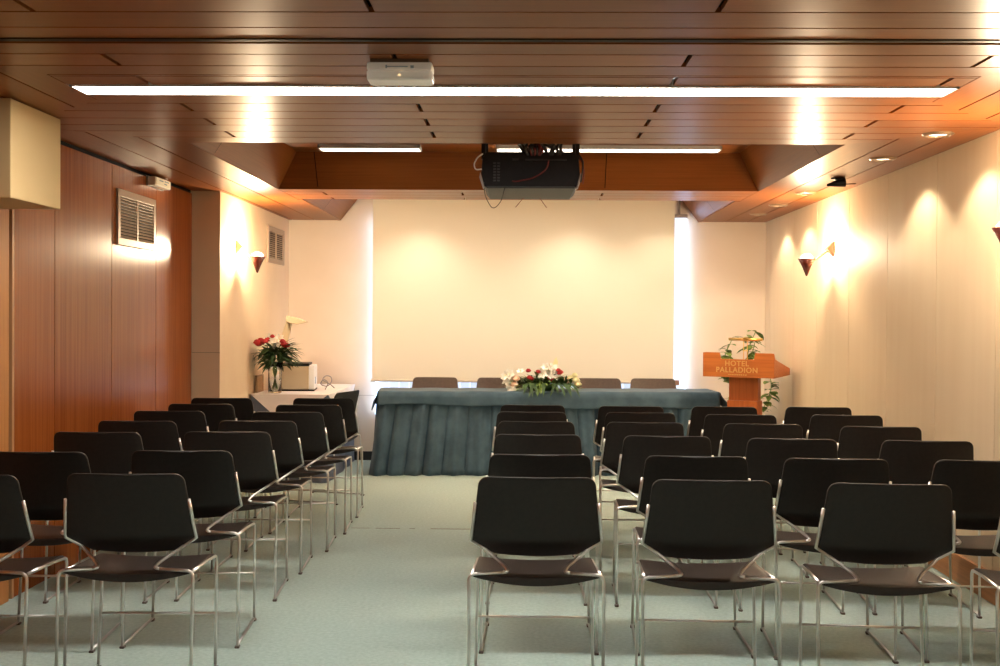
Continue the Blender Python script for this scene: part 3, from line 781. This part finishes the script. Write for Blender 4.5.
# climbing plant behind the lectern
t = thing('potted_plant', 'leafy green potted plant growing up behind the lectern', 'plant', (1.98, 10.42, 0))
m = MB(); m.lathe([(0, 0), (.10, 0), (.125, .22), (.135, .225), (.135, .25), (.118, .25), (.112, .22), (0, .21)], seg=24); m.build('pot', terracotta, t, smooth=True)
stems = [[(-.02, 0, .2), (-.08, -.05, .62), (-.11, -.06, .85), (-.19, -.05, .98), (-.14, -.03, 1.15)], [(.03, 0, .2), (.10, 0, .7), (.06, -.02, 1.0), (.10, -.02, 1.17)], [(.0, .0, .2), (.16, -.05, .55), (.24, -.10, .75), (.22, -.1, .9)], [(-.03, .02, .2), (-.10, .0, .75), (-.20, -.04, 1.0), (-.10, -.04, 1.22)], [(0, .02, .2), (.0, .04, .8), (.06, .02, 1.15), (.11, .0, 1.27)]]
for s in stems:
    m = MB(); pp = fillet(s, .15, 8); m.tube(pp, .004, 6); st = m.build('stem', stem_m, t, smooth=True)
    m = MB()
    for k, p in enumerate(pp):
        if p.z > .5:
            for j in range(2):
                a = random.uniform(0, 2*PI); m.leaf(p, (math.cos(a), math.sin(a)*.6-.3, random.uniform(-.2, .6)), random.uniform(.07, .12), random.uniform(.05, .075), droop=.4)
    for v in m.bm.verts:
        v.co.x = min(v.co.x, .30)
        if v.co.z < .82: v.co.x = max(v.co.x, -.125)
    m.build('leaves', leaf_l, st, smooth=True, recalc=False)

# ------------------------------------------------------------------ side table on the left with its things
SX0, SX1, SY0, SY1, SH = -2.255, -1.62, 9.47, 10.98, .735
t = thing('side_table', 'small table hidden under white cloth in the left rear corner', 'table', ((SX0+SX1)/2, (SY0+SY1)/2, 0))
hx, hy = (SX1-SX0)/2, (SY1-SY0)/2
m = MB(); m.box(-hx+.01, hx-.01, -hy+.01, hy-.01, SH-.03, SH-.004); m.build('table_top', wood_dark, t)
for x in (-hx+.04, hx-.08):
    for y in (-hy+.04, hy-.08):
        m = MB(); m.box(x, x+.04, y, y+.04, 0, SH-.03); m.build('leg', wood_dark, t)
m = MB()
def und(u, v):
    # four-sided under cloth to the floor
    per = [(-hx, -hy), (hx, -hy), (hx, hy), (-hx, hy), (-hx, -hy)]
    s = u*4; i = min(3, int(s)); f = s-i
    x = per[i][0]+(per[i+1][0]-per[i][0])*f; y = per[i][1]+(per[i+1][1]-per[i][1])*f
    w = .008*math.sin(u*90)*v
    k = 1+.02*v
    nx = (0, 1, 0, -1)[i]; ny = (-1, 0, 1, 0)[i]
    x = max(-hx-.004, x+nx*(w+.012*v)); y = min(hy+.01, y+ny*(w+.012*v))
    return (x, y, SH-.006-(SH-.012)*v)
m.grid(und, 96, 6)
o = m.build('tablecloth', under_cloth, smooth=True); o.location = ((SX0+SX1)/2, (SY0+SY1)/2, 0)
tag(o, 'dark floor-length cloth beneath the white overlay on the side table', 'tablecloth')
m = MB()
m.box(-hx-.004, hx+.006, -hy-.006, hy, SH-.003, SH)
def tri(a, b, tip):
    a, b, tip = Vector(a), Vector(b), Vector(tip)
    nrm = (b-a).cross(tip-a).normalized()*.003
    A = [a, b, tip]; V = [m.bm.verts.new(p) for p in A]+[m.bm.verts.new(p+nrm) for p in A]
    for q in ((0, 1, 2), (5, 4, 3), (0, 3, 4, 1), (1, 4, 5, 2), (2, 5, 3, 0)): m.bm.faces.new([V[i] for i in q])
tri((-hx-.004, -hy-.008, SH), (hx+.006, -hy-.008, SH), (-.02, -hy-.03, SH-.26))
tri((hx+.008, -hy-.006, SH), (hx+.008, hy, SH), (hx+.03, 0, SH-.30))
o = m.build('tablecloth', white_cloth); o.location = ((SX0+SX1)/2, (SY0+SY1)/2, 0)
tag(o, 'white cloth laid over the side table, its corner hanging in a triangle', 'tablecloth')
# vase and bouquet
VX, VY = -2.085, 9.60
t = thing('glass_vase', 'clear glass vase holding red and white flowers on the side table', 'vase', (VX, VY, SH))
m = MB(); m.lathe([(0, .002), (.052, .002), (.056, .01), (.056, .18), (.070, .262), (.066, .262), (.051, .18), (.051, .02), (0, .016)], seg=28); m.build('vessel', glass, t, smooth=True)
BQ = thing('bouquet', 'bouquet of red roses and white lilies standing in the glass vase', 'flowers', (VX, VY, SH))
for k in range(14):
    a = 2*PI*k/14; m = MB(); m.tube([(-.024*math.cos(a), -.024*math.sin(a), .024), (.02*math.cos(a), .02*math.sin(a), .20), (.05*math.cos(a), .05*math.sin(a), .34)], .0035, 6); m.build('stem', stem_m, BQ, smooth=True)
m = MB()
for k in range(170):
    a = random.uniform(0, 2*PI); q = random.uniform(.01, .08); z = random.uniform(.25, .39)
    m.leaf((q*math.cos(a)+.01, q*math.sin(a), z), (math.cos(a), math.sin(a), random.uniform(-.25, .9)), random.uniform(.12, .22), random.uniform(.026, .046), droop=random.uniform(.1, .5))
for v in m.bm.verts: v.co.x = max(v.co.x, -.170)
m.build('foliage', leaf_d, BQ, smooth=True, recalc=False)
for x, z, r in ((-.145, .425, .034), (-.12, .44, .032), (-.085, .43, .034), (-.065, .445, .036), (-.13, .41, .032), (-.02, .475, .024), (.075, .415, .034), (.09, .40, .036), (.07, .435, .028)): rose(BQ, (x+.01, -.06+random.uniform(-.03, .03), z), r, red_m)
for x, z, r in ((-.02, .44, .08), (.03, .43, .08), (-.0, .41, .07), (.05, .45, .06)): lily(BQ, (x, -.05, z), r, white_f, (x, -1, .5))
m = MB()
for k in range(8): m.leaf((.06, -.02, .36+.02*k*.3), (1, -.2, -.3+.16*k), random.uniform(.12, .17), .022, droop=.2)
m.build('foliage', leaf_d, BQ, smooth=True, recalc=False)
# overhead projector (tan box, black top, post and head)
t = thing('overhead_projector', 'beige overhead projector with raised head on the side table', 'overhead projector', (-1.945, 9.90, SH), math.radians(6))
m = MB(); m.box(-.145, .085, 0, .33, .012, .215); m.build('body', ohp_tan, t, bevel=.006)
m = MB(); m.box(.086, .135, .01, .32, .012, .222); m.build('side_housing', ohp_white, t, bevel=.005)
m = MB(); m.box(-.148, .09, -.004, .335, .216, .240); m.build('stage', black_p, t, bevel=.003)
m = MB(); m.box(-.15, .135, -.005, .335, 0, .012); m.build('base', black_p, t)
m = MB(); m.box(.1355, .139, .06, .12, .06, .12); m.build('control_panel', mat('control_blue', (.3, .38, .55), .5), t)
m = MB(); m.prism([(-.190, .24), (-.155, .24), (-.085, .585), (-.135, .60), (-.168, .50)], 'y', .26, .30); m.build('arm', ohp_tan, t, bevel=.005)
m = MB(); m.prism([(-.130, .60), (-.085, .585), (-.025, .575), (.053, .592), (.053, .600), (-.035, .632), (-.120, .652)], 'y', .14, .32); m.build('head', ohp_tan, t, bevel=.006)
t = tag(MB().tube(fillet([(.0, 0, .005), (.03, .01, .07), (-.02, .02, .10), (-.05, .01, .05), (.02, -.01, .03), (.06, .0, .075), (.05, .02, .12), (.0, .02, .13), (-.03, 0, .09), (.04, -.02, .06), (.085, -.01, .02)], .03), .0045, 6).build('cable_coil', mat('cable_grey', (.28, .26, .25), .5), smooth=True), 'loose coil of grey cable beside the overhead projector', 'cable')
t.location = (-1.74, 10.05, SH)
t = thing('wooden_board', 'small brown board leaning on the wall behind the vase', 'board', (-2.262, 9.66, SH))
m = MB(); m.box(0, .012, -.02, .22, 0, .145); m.build('panel', mat('board_brown', (.42, .26, .13), .6), t)
m = MB(); m.box(.012, .018, -.02, -.008, 0, .145); m.box(.012, .018, .208, .22, 0, .145); m.box(.012, .018, -.008, .208, .133, .145); m.box(.012, .018, -.008, .208, 0, .012); m.build('frame', mat('board_frame', (.30, .17, .08), .5), t)

# ------------------------------------------------------------------ world and view
w = bpy.data.worlds.new('world'); bpy.context.scene.world = w; w.use_nodes = True
w.node_tree.nodes['Background'].inputs[0].default_value = (.9, .95, 1, 1); w.node_tree.nodes['Background'].inputs[1].default_value = .02
sc = bpy.context.scene
vs = sc.view_settings
sc.display_settings.display_device = 'sRGB'
vs.view_transform = 'Standard'; vs.look = 'None'; vs.exposure = 0.7; vs.gamma = 1; vs.use_curve_mapping = False
